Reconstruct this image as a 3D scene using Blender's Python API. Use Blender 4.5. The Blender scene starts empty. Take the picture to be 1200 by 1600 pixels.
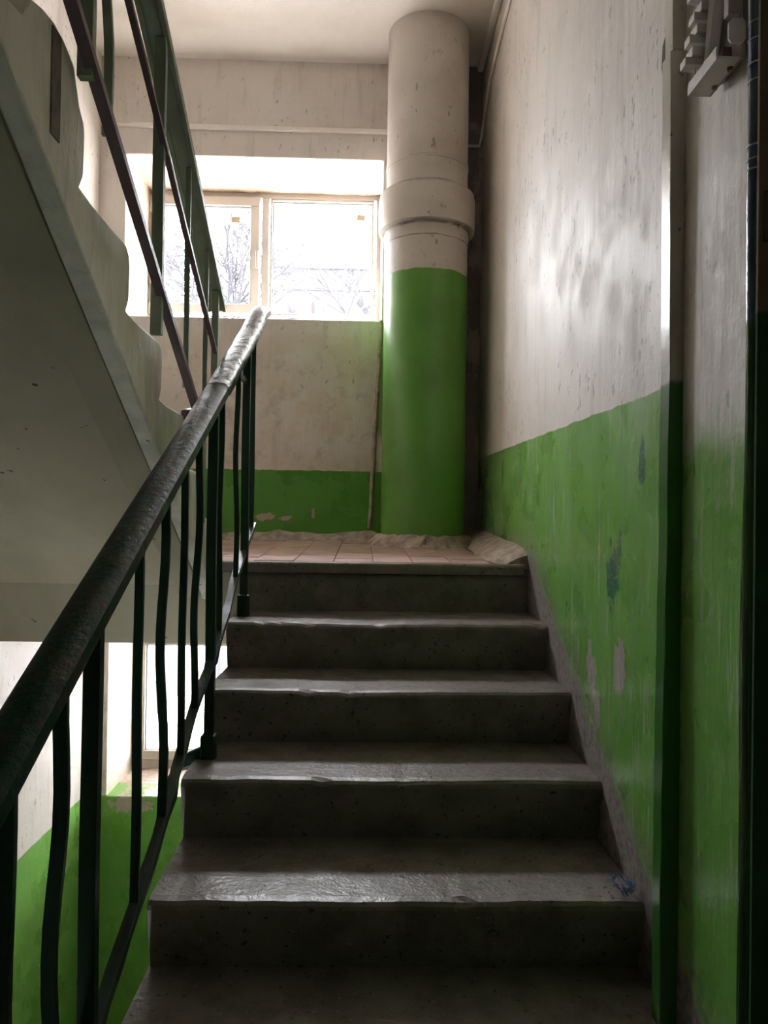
import bpy, math, random
from mathutils import Vector, Matrix
random.seed(7)
C = bpy.context.scene.collection
sc = bpy.context.scene
Z0 = 1.60            # height of the eye above the entry landing; all heights below are relative to the eye

# ------------------------------------------------------------------ camera, world, exposure
def cam_basis(p, r, y):
    p, r, y = map(math.radians, (p, r, y))
    fw = Vector((math.sin(y)*math.cos(p), math.cos(y)*math.cos(p), math.sin(p)))
    rt = Vector((math.cos(y), -math.sin(y), 0)); up = rt.cross(fw)
    return math.cos(r)*rt+math.sin(r)*up, -math.sin(r)*rt+math.cos(r)*up, fw
rt, up, fw = cam_basis(0.56, 0.84, 1.45)
cd = bpy.data.cameras.new('camera'); cam = bpy.data.objects.new('camera', cd); C.objects.link(cam)
cd.sensor_fit = 'HORIZONTAL'; cd.sensor_width = 36; cd.lens = 36; cd.clip_start = 0.02; cd.clip_end = 500
cam.matrix_world = Matrix(((rt.x, up.x, -fw.x, 0), (rt.y, up.y, -fw.y, 0), (rt.z, up.z, -fw.z, Z0), (0, 0, 0, 1)))
sc.camera = cam
sc.view_settings.view_transform = 'Standard'; sc.view_settings.look = 'None'
sc.view_settings.gamma = 1; sc.view_settings.use_curve_mapping = False
sc.view_settings.exposure = 4.0
w = bpy.data.worlds.new('world'); sc.world = w; w.use_nodes = True
nt = w.node_tree; nt.nodes.clear()
o_ = nt.nodes.new('ShaderNodeOutputWorld'); b_ = nt.nodes.new('ShaderNodeBackground')
tc = nt.nodes.new('ShaderNodeTexCoord'); sp = nt.nodes.new('ShaderNodeSeparateXYZ'); rp = nt.nodes.new('ShaderNodeValToRGB')
nt.links.new(tc.outputs['Generated'], sp.inputs[0]); nt.links.new(sp.outputs['Z'], rp.inputs[0]); nt.links.new(rp.outputs[0], b_.inputs[0]); nt.links.new(b_.outputs[0], o_.inputs[0])
rp.color_ramp.elements[0].position = 0.0; rp.color_ramp.elements[0].color = (.30, .305, .32, 1)
rp.color_ramp.elements[1].position = 1.0; rp.color_ramp.elements[1].color = (.95, .97, 1.0, 1)
b_.inputs[1].default_value = 6.0
sc.cycles.use_denoising = True
try: sc.cycles.denoiser = 'OPENIMAGEDENOISE'
except Exception: pass
sc.cycles.max_bounces = 14; sc.cycles.diffuse_bounces = 9; sc.cycles.glossy_bounces = 4
sc.cycles.transparent_max_bounces = 16; sc.cycles.sample_clamp_indirect = 12; sc.cycles.caustics_reflective = False
sc.cycles.use_adaptive_sampling = False
def portal(n, cx, cz, sx, sz):
    l = bpy.data.lights.new(n, 'AREA'); l.shape = 'RECTANGLE'; l.size = sx; l.size_y = sz
    try: l.cycles.is_portal = True
    except Exception: pass
    o = bpy.data.objects.new(n, l); C.objects.link(o); o.location = (cx, 4.86, cz+Z0); o.rotation_euler = (math.radians(-90), 0, 0)
portal('sky_portal', -.62, 1.55, 1.5, 1.0)
portal('sky_portal', -.66, -1.08, 1.5, 1.0)

# ------------------------------------------------------------------ node helpers
class N:
    def __init__(s, name):
        s.m = bpy.data.materials.new(name); s.m.use_nodes = True; s.t = s.m.node_tree; s.t.nodes.clear()
        s.out = s.t.nodes.new('ShaderNodeOutputMaterial'); s.b = s.t.nodes.new('ShaderNodeBsdfPrincipled')
        s.t.links.new(s.b.outputs[0], s.out.inputs[0]); g = s.t.nodes.new('ShaderNodeNewGeometry'); s.pos = g.outputs['Position']
    def lk(s, a, i):
        if isinstance(a, bpy.types.NodeSocket): s.t.links.new(a, i)
        elif isinstance(a, (tuple, list)) and len(a) == 3 and i.type == 'RGBA': i.default_value = (*a, 1)
        else: i.default_value = a
    def xyz(s):
        n = s.t.nodes.new('ShaderNodeSeparateXYZ'); s.lk(s.pos, n.inputs[0]); return n.outputs
    def mt(s, op, a, b=0.0, c=0.0, clamp=False):
        n = s.t.nodes.new('ShaderNodeMath'); n.operation = op; n.use_clamp = clamp
        s.lk(a, n.inputs[0]); s.lk(b, n.inputs[1]); s.lk(c, n.inputs[2]); return n.outputs[0]
    def scl(s, v):
        n = s.t.nodes.new('ShaderNodeVectorMath'); n.operation = 'MULTIPLY'; s.lk(s.pos, n.inputs[0]); n.inputs[1].default_value = v; return n.outputs[0]
    def noise(s, scale, sv=None, det=4, rough=.55, off=0):
        n = s.t.nodes.new('ShaderNodeTexNoise'); n.inputs['Scale'].default_value = scale; n.inputs['Detail'].default_value = det; n.inputs['Roughness'].default_value = rough
        v = s.scl(sv) if sv else s.pos
        if off:
            a = s.t.nodes.new('ShaderNodeVectorMath'); s.lk(v, a.inputs[0]); a.inputs[1].default_value = (off, off*.7, off*1.3); v = a.outputs[0]
        s.lk(v, n.inputs['Vector']); return n.outputs['Fac']
    def ramp(s, f, a, b):          # smooth 0..1 between a and b
        n = s.t.nodes.new('ShaderNodeMapRange'); n.interpolation_type = 'SMOOTHSTEP'; s.lk(f, n.inputs[0]); n.inputs[1].default_value = a; n.inputs[2].default_value = b
        return n.outputs[0]
    def mix(s, f, a, b):
        n = s.t.nodes.new('ShaderNodeMix'); n.data_type = 'RGBA'; s.lk(f, n.inputs[0]); s.lk(a, n.inputs[6]); s.lk(b, n.inputs[7]); return n.outputs[2]
    def mixf(s, f, a, b):
        n = s.t.nodes.new('ShaderNodeMix'); s.lk(f, n.inputs[0]); s.lk(a, n.inputs[2]); s.lk(b, n.inputs[3]); return n.outputs[0]
    def bump(s, h, st=.3, d=.01, prev=None):
        n = s.t.nodes.new('ShaderNodeBump'); s.lk(h, n.inputs['Height']); n.inputs['Strength'].default_value = st; n.inputs['Distance'].default_value = d
        if prev is not None: s.t.links.new(prev, n.inputs['Normal'])
        s.t.links.new(n.outputs[0], s.b.inputs['Normal']); return n.outputs[0]
    def fin(s, col, rough=.6, metal=0):
        s.lk(col, s.b.inputs['Base Color']); s.lk(rough, s.b.inputs['Roughness']); s.b.inputs['Metallic'].default_value = metal; return s.m
    def ell(s, x, y, z, c, r, wob):    # blob mask: |(p-c)/r| < 1 with wobbling edge, axes given as (u,v) pairs
        u = s.mt('DIVIDE', s.mt('SUBTRACT', x, c[0]), r[0]); v = s.mt('DIVIDE', s.mt('SUBTRACT', y, c[1]), r[1])
        d = s.mt('SQRT', s.mt('ADD', s.mt('MULTIPLY', u, u), s.mt('MULTIPLY', v, v)))
        d = s.mt('ADD', d, s.mt('MULTIPLY', s.mt('SUBTRACT', z, .5), wob)); return d

WHITE = (.72, .67, .62); GREEN = (.185, .43, .085); DGREEN = (.045, .17, .09); SCUFF = (.34, .31, .29)
def wall_mat(name, gz, mode):
    n = N(name); X, Y, Z = n.xyz(); zr = n.mt('SUBTRACT', Z, Z0)
    big = n.noise(1.6, det=6, rough=.6); mid = n.noise(6, det=6, rough=.62, off=3); fine = n.noise(45, det=4, rough=.6); streak = n.noise(7, (2.2, 2.2, .28), 5, .6, 5)
    speck = n.noise(38, (1, 1, .5), 3, .7, 9)
    col = n.mix(n.ramp(big, .42, .70), WHITE, (.62, .57, .51))
    col = n.mix(n.mt('MULTIPLY', n.ramp(streak, .52, .74), .55), col, (.46, .42, .38))
    col = n.mix(n.mt('MULTIPLY', n.ramp(mid, .56, .74), .55), col, (.78, .74, .69))
    col = n.mix(n.mt('MULTIPLY', n.mt('MULTIPLY', n.ramp(speck, .61, .67), n.ramp(n.noise(2.7, det=3, off=61), .42, .60)), .7), col, (.20, .17, .15))
    if mode == 'back':      # damp yellowed plaster under the window, soot beside the chute
        und = n.mt('MULTIPLY', n.ramp(zr, 1.05, .93), n.ramp(mid, .35, .62))
        col = n.mix(n.mt('MULTIPLY', und, .55), col, (.62, .53, .41))
        dk = n.mt('MULTIPLY', n.mt('MULTIPLY', n.ramp(n.noise(9, det=7, rough=.7, off=4), .50, .66), n.ramp(zr, 1.05, .8)), .35)
        col = n.mix(dk, col, (.26, .22, .17))
    # green oil paint below a hand-cut line
    edge = n.mt('ADD', zr, n.mt('MULTIPLY', n.mt('SUBTRACT', n.noise(14, det=5, rough=.7, off=2), .5), .022))
    gm = n.ramp(edge, gz+.002, gz-.002)
    if mode == 'back':
        band = n.mt('MULTIPLY', n.ramp(zr, -1.513, -1.511), n.ramp(zr, -.38, -.40)); gm = n.mt('MULTIPLY', gm, n.mt('SUBTRACT', 1.0, band))
        sill = n.mt('MULTIPLY', n.ramp(n.mt('ADD', Y, n.mt('MULTIPLY', n.mt('SUBTRACT', n.noise(9, det=5, off=33), .5), .10)), 4.40, 4.42), n.ramp(zr, -1.53, -1.52)); gm = n.mixf(n.mt('MULTIPLY', sill, n.ramp(zr, -1.2, -1.3)), gm, 0.0)
    if mode == 'right':
        slope = n.mt('ADD', gz, n.mt('MULTIPLY', n.mt('SUBTRACT', Y, 1.6), .022))
        gm = n.ramp(n.mt('SUBTRACT', edge, slope), .002, -.002)
        ymask = n.ramp(Y, 1.55, 1.50)       # ragged, half rubbed edge near the trunking
        rag = n.mt('ADD', zr, n.mt('MULTIPLY', n.mt('SUBTRACT', n.noise(11, (1, 1, .6), 6, .7, 6), .5), .22))
        gm = n.mixf(ymask, gm, n.ramp(rag, .235, .10))
    g = n.mix(n.ramp(n.noise(3, det=5, off=8), .4, .68), GREEN, (.20, .47, .09))
    scr = n.noise(30, (1.3, 1.3, .09), 5, .75, 11)
    k = .0 if mode == 'left' else .8
    if mode == 'right':
        g = n.mix(n.mt('MULTIPLY', n.mt('MULTIPLY', n.ramp(scr, .545, .62), n.ramp(n.noise(3.2, det=3, off=1), .36, .56)), .75), g, (.46, .58, .38))
        g = n.mix(n.mt('MULTIPLY', n.ramp(n.noise(5, (1, 1, .4), 5, .6, 14), .48, .68), .4), g, (.32, .50, .24))
    g = n.mix(n.mt('MULTIPLY', n.ramp(speck, .61, .65), .5), g, (.40, .46, .34))
    if mode == 'back':
        g = n.mix(n.ramp(Z, Z0-.5, Z0-.4), g, (.095, .30, .035))
    if mode == 'right':     # dark green blots of older paint, bare plaster chips
        zz = zr; nz = n.noise(26, det=6, rough=.75, off=20)
        for (cy, cz, ry, rz, wb) in ((1.705, .133, .022, .055, 2.2), (1.900, -.135, .040, .085, 4.2), (1.845, -.06, .009, .055, 1.8)):
            d = n.ell(Y, zz, nz, (cy, cz), (ry, rz), wb)
            g = n.mix(n.mt('MULTIPLY', n.ramp(d, 1.05, .8), .92), g, n.mix(n.ramp(n.noise(90, det=3), .5, .62), DGREEN, (.17, .27, .22)))
        for (cy, cz, ry, rz, wb) in ((2.085, -.375, .026, .06, 3), (2.055, -.43, .030, .075, 3.4), (2.015, -.495, .030, .06, 3.4), (1.850, -.345, .030, .065, 3.4), (1.82, -.34, .02, .05, 3.5), (2.5, -.72, .02, .03, 5)):
            d = n.ell(Y, zz, nz, (cy, cz), (ry, rz), wb)
            g = n.mix(n.ramp(d, 1.0, .94), g, (.50, .45, .42))
    col = n.mix(gm, col, g)
    rough = n.mixf(gm, n.mixf(n.ramp(mid, .4, .7), .54, .72), n.mixf(n.ramp(n.noise(5, det=4, off=31), .4, .65), .26, .40))
    if mode == 'right':     # dirty band of scuffed plaster along the stairs
        nl = n.mt('ADD', n.mt('MULTIPLY', n.mt('SUBTRACT', Y, 2.86), .533), -.163)
        nl = n.mt('MINIMUM', nl, -.163)
        h = n.mt('SUBTRACT', zr, nl)
        h = n.mt('ADD', h, n.mt('MULTIPLY', n.mt('SUBTRACT', n.noise(6, det=6, rough=.7, off=40), .5), .16))
        dm = n.ramp(h, .075, .035)
        dmb = n.mt('MULTIPLY', n.ramp(h, .17, .05), .5)
        dc = n.mix(n.ramp(fine, .4, .65), (.30, .27, .24), (.17, .15, .13))
        col = n.mix(n.mt('MAXIMUM', dm, dmb), col, dc); rough = n.mixf(dm, rough, .8)
        # soot in the far corner
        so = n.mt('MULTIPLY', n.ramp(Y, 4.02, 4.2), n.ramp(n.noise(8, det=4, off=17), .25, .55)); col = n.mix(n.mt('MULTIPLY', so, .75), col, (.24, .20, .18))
    if mode == 'back':
        rv = n.mt('MULTIPLY', n.ramp(n.mt('ADD', Y, n.mt('MULTIPLY', n.mt('SUBTRACT', n.noise(5, det=6, rough=.65, off=51), .5), .35)), 4.40, 4.43), n.ramp(zr, 1.5, 1.6)); col = n.mix(n.mt('MULTIPLY', rv, n.ramp(mid, .2, .5)), col, (.44, .35, .27))
        rv2 = n.mt('MULTIPLY', n.ramp(Y, 4.60, 4.665), n.ramp(n.noise(9, det=4, off=53), .3, .6)); col = n.mix(rv2, col, (.22, .13, .07))
        so = n.mt('MULTIPLY', n.ramp(X, .36, .47), n.ramp(n.noise(8, (1, 1, .5), 5, .65, 17), .30, .62)); 
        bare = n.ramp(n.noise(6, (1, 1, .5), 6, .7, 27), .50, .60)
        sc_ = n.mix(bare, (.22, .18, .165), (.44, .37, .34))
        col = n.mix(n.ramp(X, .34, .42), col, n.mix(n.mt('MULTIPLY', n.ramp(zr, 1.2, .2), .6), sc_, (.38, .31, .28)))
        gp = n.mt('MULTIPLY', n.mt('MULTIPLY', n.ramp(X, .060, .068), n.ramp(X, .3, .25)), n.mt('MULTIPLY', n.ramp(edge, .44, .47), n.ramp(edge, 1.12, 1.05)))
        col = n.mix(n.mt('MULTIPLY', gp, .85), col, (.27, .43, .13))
        # worn plaster showing on the sill edge below
        # peeled chips in the low green band
        nz = n.noise(30, det=5, rough=.7, off=21)
        for (cx, cz, rx, rz) in ((-.545, .005, .055, .018), (-.43, .0, .03, .012), (-1.24, -1.56, .11, .05), (-.28, .03, .008, .035)):
            col = n.mix(n.ramp(n.ell(X, zr, nz, (cx, cz), (rx, rz), 4.0), 1.0, .92), col, (.52, .42, .37))
    n.bump(n.mt('ADD', n.mt('ADD', n.mt('MULTIPLY', n.noise(5, det=4, off=2), .45), n.mt('MULTIPLY', streak, .5)), n.mt('MULTIPLY', fine, .12)), .35, .02)
    return n.fin(col, rough)
M = {}
M['wall_right'] = wall_mat('painted_plaster_right', .282, 'right')
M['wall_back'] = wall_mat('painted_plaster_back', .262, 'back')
M['wall_left'] = wall_mat('painted_plaster_left', -1.49, 'left')
def plain(name, col, rough=.5, var=.25, sc_=12, bump=.2, metal=0, coat=0, spec=None):
    n = N(name); f = n.ramp(n.noise(sc_, det=5), .35, .68)
    c = n.mix(f, col, tuple(x*(1-var) for x in col)); n.bump(n.noise(sc_*3, det=4), bump, .004)
    m = n.fin(c, rough, metal)
    if coat: n.b.inputs['Coat Weight'].default_value = coat; n.b.inputs['Coat Roughness'].default_value = .12
    return m
def ceiling_mat():
    n = N('whitewash'); c = n.mix(n.ramp(n.noise(2, det=6), .4, .7), (.86, .82, .77), (.76, .71, .65)); n.bump(n.noise(18, det=4), .2, .01); return n.fin(c, .8)
M['ceiling'] = ceiling_mat()
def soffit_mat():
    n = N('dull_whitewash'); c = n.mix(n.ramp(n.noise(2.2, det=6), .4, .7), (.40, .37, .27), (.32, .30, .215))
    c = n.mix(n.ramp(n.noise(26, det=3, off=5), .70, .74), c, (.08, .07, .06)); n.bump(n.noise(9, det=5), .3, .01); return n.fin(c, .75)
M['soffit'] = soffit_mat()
def string_mat():
    n = N('worn_stair_side'); st = n.noise(6, (1, 1.6, .5), 6, .65, 4)
    c = n.mix(n.ramp(st, .40, .66), (.78, .76, .67), (.58, .57, .49)); c = n.mix(n.ramp(n.noise(30, (1, 1, .4), 4, .7, 6), .66, .73), c, (.12, .10, .09))
    X, Y, Z = n.xyz(); n.bump(n.noise(14, (1, 1, .4), 5, .65), .5, .012); return n.fin(c, .6)
M['string'] = string_mat()
def tread_mat():
    n = N('worn_concrete'); f = n.noise(8, det=7, rough=.65); s = n.noise(60, det=3, rough=.6, off=3)
    c = n.mix(n.ramp(f, .35, .7), (.27, .23, .22), (.16, .135, .12)); c = n.mix(n.ramp(s, .62, .70), c, (.05, .042, .036)); c = n.mix(n.ramp(n.noise(75, det=2, off=9), .68, .73), c, (.34, .31, .28))
    X, Y, Z = n.xyz(); c = n.mix(n.mt('MULTIPLY', n.ramp(n.noise(5, (1, 1, .6), 5, .6, 12), .54, .68), .35), c, (.10, .13, .05))
    n.bump(n.mt('ADD', f, n.mt('MULTIPLY', s, .5)), .5, .008); return n.fin(c, n.mixf(n.ramp(f, .4, .65), .30, .48))
M['tread'] = tread_mat()
M['pocket_dark'] = plain('pocket_mortar', (.22, .19, .17), .8, .4, 18, .5)
M['tile'] = plain('red_floor_tile', (.68, .44, .40), .38, .3, 9, .15)
M['grout'] = plain('screed', (.5, .38, .33), .8, .35, 10, .5)
M['mound'] = plain('rough_cement', (.56, .45, .38), .85, .45, 22, .8)
def enamel(name, col, wear, rough=.28):
    n = N(name); f = n.noise(40, det=5, rough=.7); c = n.mix(n.ramp(f, .60, .68), col, wear); c = n.mix(n.ramp(n.noise(7, det=4, off=3), .4, .7), c, tuple(x*.75 for x in col))
    n.bump(n.noise(24, det=4), .45, .004); return n.fin(c, rough)
M['rail_green'] = enamel('dark_green_enamel', (.010, .038, .022), (.02, .06, .035), .34)
M['rail_light'] = enamel('glare_green_enamel', (.24, .30, .22), (.32, .37, .28), .5)  # green lightened so the colour carries the veiling glare of the window
M['rail_brown'] = enamel('brown_enamel', (.13, .085, .10), (.18, .13, .13), .45)
M['flat_worn'] = enamel('worn_green_bar', (.06, .085, .07), (.20, .19, .18), .35)
def handrail_mat():
    n = N('worn_handrail'); f = n.noise(16, det=7, rough=.72); c = n.mix(n.ramp(f, .47, .60), (.010, .046, .030), (.062, .054, .040)); c = n.mix(n.ramp(n.noise(70, det=3), .6, .68), c, (.05, .07, .05))
    n.bump(n.mt('ADD', f, n.noise(60, det=3)), .35, .004); m = n.fin(c, n.mixf(n.ramp(f, .4, .6), .3, .5)); n.b.inputs['Specular IOR Level'].default_value = .3; return m
M['handrail'] = handrail_mat()
def film_mat():
    n = N('clear_film'); t = n.t; tr = t.nodes.new('ShaderNodeBsdfTransparent'); gl = t.nodes.new('ShaderNodeBsdfGlossy'); mx = t.nodes.new('ShaderNodeMixShader'); tr.inputs[0].default_value = (.93, .93, .91, 1)
    gl.inputs['Roughness'].default_value = .25; gl.inputs['Color'].default_value = (.15, .15, .145, 1); X, Y, Z = n.xyz(); nb = t.nodes.new('ShaderNodeBump'); nb.inputs['Strength'].default_value = .9; nb.inputs['Distance'].default_value = .006
    n.lk(n.noise(34, (1, .7, 1), 5, .65), nb.inputs['Height']); t.links.new(nb.outputs[0], gl.inputs['Normal']); fr = t.nodes.new('ShaderNodeFresnel'); fr.inputs[0].default_value = 1.28; t.links.new(nb.outputs[0], fr.inputs['Normal'])
    t.links.new(fr.outputs[0], mx.inputs[0]); t.links.new(tr.outputs[0], mx.inputs[1]); t.links.new(gl.outputs[0], mx.inputs[2]); t.links.new(mx.outputs[0], n.out.inputs[0]); return n.m
M['film'] = film_mat()
def glass_mat():
    n = N('glare_veil_glass'); t = n.t; tr = t.nodes.new('ShaderNodeBsdfTransparent'); tr.inputs[0].default_value = (.97, .975, .98, 1)
    gl = t.nodes.new('ShaderNodeBsdfGlossy'); gl.inputs['Roughness'].default_value = .02; tl = t.nodes.new('ShaderNodeBsdfTranslucent'); tl.inputs[0].default_value = (.9, .88, 1, 1)
    m1 = t.nodes.new('ShaderNodeMixShader'); m1.inputs[0].default_value = .003; m2 = t.nodes.new('ShaderNodeMixShader'); m2.inputs[0].default_value = .05  # small translucent share adds a bloom-like veil to the panes
    t.links.new(tr.outputs[0], m1.inputs[1]); t.links.new(tl.outputs[0], m1.inputs[2]); t.links.new(m1.outputs[0], m2.inputs[1]); t.links.new(gl.outputs[0], m2.inputs[2]); t.links.new(m2.outputs[0], n.out.inputs[0]); return n.m
M['glass'] = glass_mat()
M['pvc'] = plain('white_pvc', (.46, .42, .37), .35, .12, 5, .03)
M['gasket'] = plain('grey_gasket', (.25, .25, .26), .6)
M['paper'] = plain('tan_paper', (.40, .33, .22), .8)
def chute_mat():
    n = N('painted_chute'); X, Y, Z = n.xyz(); zr = n.mt('SUBTRACT', Z, Z0); f = n.noise(30, (1, 1, .6), 4, .7, 2)
    c = n.mix(n.ramp(n.noise(3, det=6), .42, .7), (.62, .57, .51), (.50, .45, .40)); c = n.mix(n.mt('MULTIPLY', n.mt('MULTIPLY', n.ramp(f, .61, .66), n.ramp(n.noise(4, det=3, off=61), .45, .6)), .7), c, (.14, .12, .11))
    for zc, wd, st_ in ((1.672, .012, .8), (1.466, .010, .7), (1.402, .003, .75), (1.80, .003, .35), (1.655, .004, .4)):
        dz = n.mt('ABSOLUTE', n.mt('SUBTRACT', n.mt('ADD', zr, n.mt('MULTIPLY', n.mt('SUBTRACT', n.noise(10, det=4, off=zc), .5), .012)), zc))
        c = n.mix(n.mt('MULTIPLY', n.mt('MULTIPLY', n.ramp(dz, wd, wd*.4), st_), n.ramp(n.noise(12, det=5, off=zc*3), .36, .58)), c, (.17, .14, .13))
    e = n.mt('ADD', zr, n.mt('MULTIPLY', n.mt('SUBTRACT', n.noise(18, det=4), .5), .02)); gm = n.ramp(e, 1.238, 1.234)
    g = n.mix(n.ramp(n.noise(4, det=5, off=7), .4, .7), (.14, .36, .06), (.115, .30, .05)); g = n.mix(n.mt('MULTIPLY', n.ramp(n.noise(40, (1, 1, .5), 4, .7, 12), .68, .73), .6), g, (.05, .09, .03))
    n.bump(n.noise(8, det=4), .25, .01); return n.fin(n.mix(gm, c, g), n.mixf(gm, .55, .33))
M['chute'] = chute_mat()
def trunk_mat():
    n = N('painted_trunking'); X, Y, Z = n.xyz(); zr = n.mt('SUBTRACT', Z, Z0); e = n.mt('ADD', zr, n.mt('MULTIPLY', n.mt('SUBTRACT', n.noise(14, det=4), .5), .05)); gm = n.ramp(e, .285, .270)
    c = n.mix(n.ramp(n.noise(12, (1, 1, .4), 5), .4, .7), (.50, .47, .40), (.40, .37, .31)); c = n.mix(n.ramp(n.noise(50, det=3, off=2), .68, .72), c, (.18, .14, .11)); n.bump(n.noise(10, det=3), .3, .006)
    return n.fin(n.mix(gm, c, (.045, .17, .03)), .28)
M['trunk'] = trunk_mat()
M['wall_front'] = plain('far_plaster', (.45, .42, .38), .7)
M['dark_gap'] = plain('bare_brown_plaster', (.13, .085, .06), .9, .4, 20, .6)
M['box_white'] = plain('aged_white_plastic', (.80, .76, .73), .4, .12, 20, .05)
M['box_light'] = plain('pale_plastic', (.84, .81, .78), .3, .1, 20, .05)
M['box_grey'] = plain('grey_brown_plastic', (.52, .47, .45), .5, .2, 20, .05)
def casing_mat():
    n = N('casing_paint'); X, Y, Z = n.xyz(); zr = n.mt('SUBTRACT', Z, Z0); gm = n.ramp(n.mt('ADD', zr, n.mt('MULTIPLY', n.noise(15), .02)), .315, .305)
    return n.fin(n.mix(gm, n.mix(n.ramp(n.noise(6), .4, .7), (.20, .16, .11), (.15, .12, .08)), (.022, .085, .018)), .95)
M['casing'] = casing_mat()
def tape_mat():
    n = N('blue_foil_tape'); X, Y, Z = n.xyz(); zr = n.mt('SUBTRACT', Z, Z0); gm = n.ramp(n.mt('ADD', zr, n.mt('MULTIPLY', n.noise(15), .03)), .315, .30)
    n.bump(n.noise(30, (1, 1, .35), 4), .6, .006); m = n.fin(n.mix(gm, n.mix(n.ramp(n.noise(12), .4, .6), (.045, .10, .20), (.08, .15, .24)), (.03, .12, .025)), .16); n.b.inputs['Coat Weight'].default_value = .6; return m
M['tape'] = tape_mat()
M['print'] = plain('pale_print', (.62, .68, .66), .35)
M['bark'] = plain('bark', (.0095, .0085, .011), .9)
def brick_mat():
    n = N('far_brick'); b = n.t.nodes.new('ShaderNodeTexBrick'); mp = n.t.nodes.new('ShaderNodeMapping'); mp.inputs['Rotation'].default_value = (math.radians(90), 0, 0)
    n.lk(n.pos, mp.inputs[0]); n.t.links.new(mp.outputs[0], b.inputs[0]); b.inputs['Scale'].default_value = 1.6
    b.inputs['Color1'].default_value = (.018, .013, .0146, 1); b.inputs['Color2'].default_value = (.0167, .0122, .0135, 1); b.inputs['Mortar'].default_value = (.0203, .0158, .0171, 1); return n.fin(b.outputs['Color'], .9)
M['brick'] = brick_mat()
M['parapet'] = plain('pale_parapet', (.0171, .0149, .0167), .9, .06, .4)
M['roof_edge'] = plain('roof_sheet', (.009, .009, .01), .7)
M['bluepanel'] = plain('blue_panel', (.0108, .0118, .0175), .6)
M['ground'] = plain('pale_ground', (.34, .32, .32), .95, .25, .5)
M['shade_slab'] = plain('pale_concrete', (.45, .44, .43), .9)  # pale, so the added slab also bounces sky light upward
M['slate'] = plain('grey_slate', (.011, .012, .015), .8)
M['thread'] = plain('blue_thread', (.10, .20, .48), .7)
M['chip'] = plain('plaster_chip', (.42, .38, .34), .9)
M['rust'] = plain('brass', (.38, .28, .12), .4)

# ------------------------------------------------------------------ geometry helpers
class MB:
    def __init__(s): s.v = []; s.f = []; s.smooth = False
    def add(s, vs, fs):
        k = len(s.v); s.v += [tuple(v) for v in vs]; s.f += [tuple(k+i for i in f) for f in fs]; return s
    def box(s, x0, x1, y0, y1, z0, z1, cap=True):
        return s.add([(x, y, z) for z in (z0, z1) for y in (y0, y1) for x in (x0, x1)], [(0, 2, 3, 1), (4, 5, 7, 6), (0, 1, 5, 4), (2, 6, 7, 3), (0, 4, 6, 2), (1, 3, 7, 5)])
    def prism(s, poly, x0, x1):     # poly in (y, z), extruded along x
        n = len(poly); a = sum(poly[i][0]*poly[(i+1) % n][1]-poly[(i+1) % n][0]*poly[i][1] for i in range(n))
        if a < 0: poly = poly[::-1]
        vs = [(x0, y, z) for y, z in poly]+[(x1, y, z) for y, z in poly]
        return s.add(vs, [tuple(range(n))[::-1], tuple(range(n, 2*n))]+[(i, (i+1) % n, n+(i+1) % n, n+i) for i in range(n)])
    def sweep(s, path, prof, up=(0, 0, 1), scale=None, side=None):   # prof: list of (a, b) across side / up
        path = [Vector(p) for p in path]; n = len(prof); k = len(path); vs = []; up = Vector(up)
        for i, p in enumerate(path):
            t = (path[min(i+1, k-1)]-path[max(i-1, 0)]).normalized(); sd = t.cross(up)
            if sd.length < 1e-3: sd = Vector((1, 0, 0))
            if side: sd = Vector(side)
            sd.normalize(); u2 = sd.cross(t).normalized(); q = scale[i] if scale else 1
            vs += [p+sd*a*q+u2*b*q for a, b in prof]
        fs = [(i*n+j, i*n+(j+1) % n, (i+1)*n+(j+1) % n, (i+1)*n+j) for i in range(k-1) for j in range(n)]
        fs += [tuple(range(n))[::-1], tuple(range((k-1)*n, k*n))]
        return s.add(vs, fs)
    def tube(s, path, r, n=8, radii=None):
        prof = [(math.cos(2*math.pi*i/n)*r, math.sin(2*math.pi*i/n)*r) for i in range(n)]
        return s.sweep(path, prof, up=(0.013, 1, .007), scale=radii)
    def lathe(s, prof, c, n=48):   # prof (r, z)
        k = len(prof); vs = [(c[0]+r*math.cos(2*math.pi*j/n), c[1]+r*math.sin(2*math.pi*j/n), z) for r, z in prof for j in range(n)]
        fs = [(i*n+j, i*n+(j+1) % n, (i+1)*n+(j+1) % n, (i+1)*n+j) for i in range(k-1) for j in range(n)]
        return s.add(vs, fs+[tuple(range(n))[::-1], tuple(range((k-1)*n, k*n))])
    def build(s, name, mat, parent=None, smooth=False, bevel=0, base=None, **tags):
        me = bpy.data.meshes.new(name)
        base = Vector(base) if base is not None else Vector((0, 0, 0))
        me.from_pydata([(x-base[0], y-base[1], z-base[2]) for x, y, z in s.v], [], s.f); me.update()
        me.materials.append(M[mat] if isinstance(mat, str) else mat)
        if smooth: me.polygons.foreach_set('use_smooth', [True]*len(me.polygons))
        o = bpy.data.objects.new(name, me); C.objects.link(o)
        o.location = base+Vector((0, 0, Z0))
        if parent:
            o.parent = parent; o.location = base+Vector((0, 0, Z0))-world_loc(parent)
        if bevel:
            m = o.modifiers.new('bevel', 'BEVEL'); m.width = bevel; m.segments = 2; m.limit_method = 'ANGLE'; m.angle_limit = math.radians(40)
        if smooth and bevel == 0:
            try:
                me.set_sharp_from_angle(angle=math.radians(38))
            except Exception: pass
        for k, v in tags.items(): o[k] = v
        return o
def world_loc(o):
    v = Vector((0, 0, 0))
    while o is not None: v += o.location; o = o.parent
    return v
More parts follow.
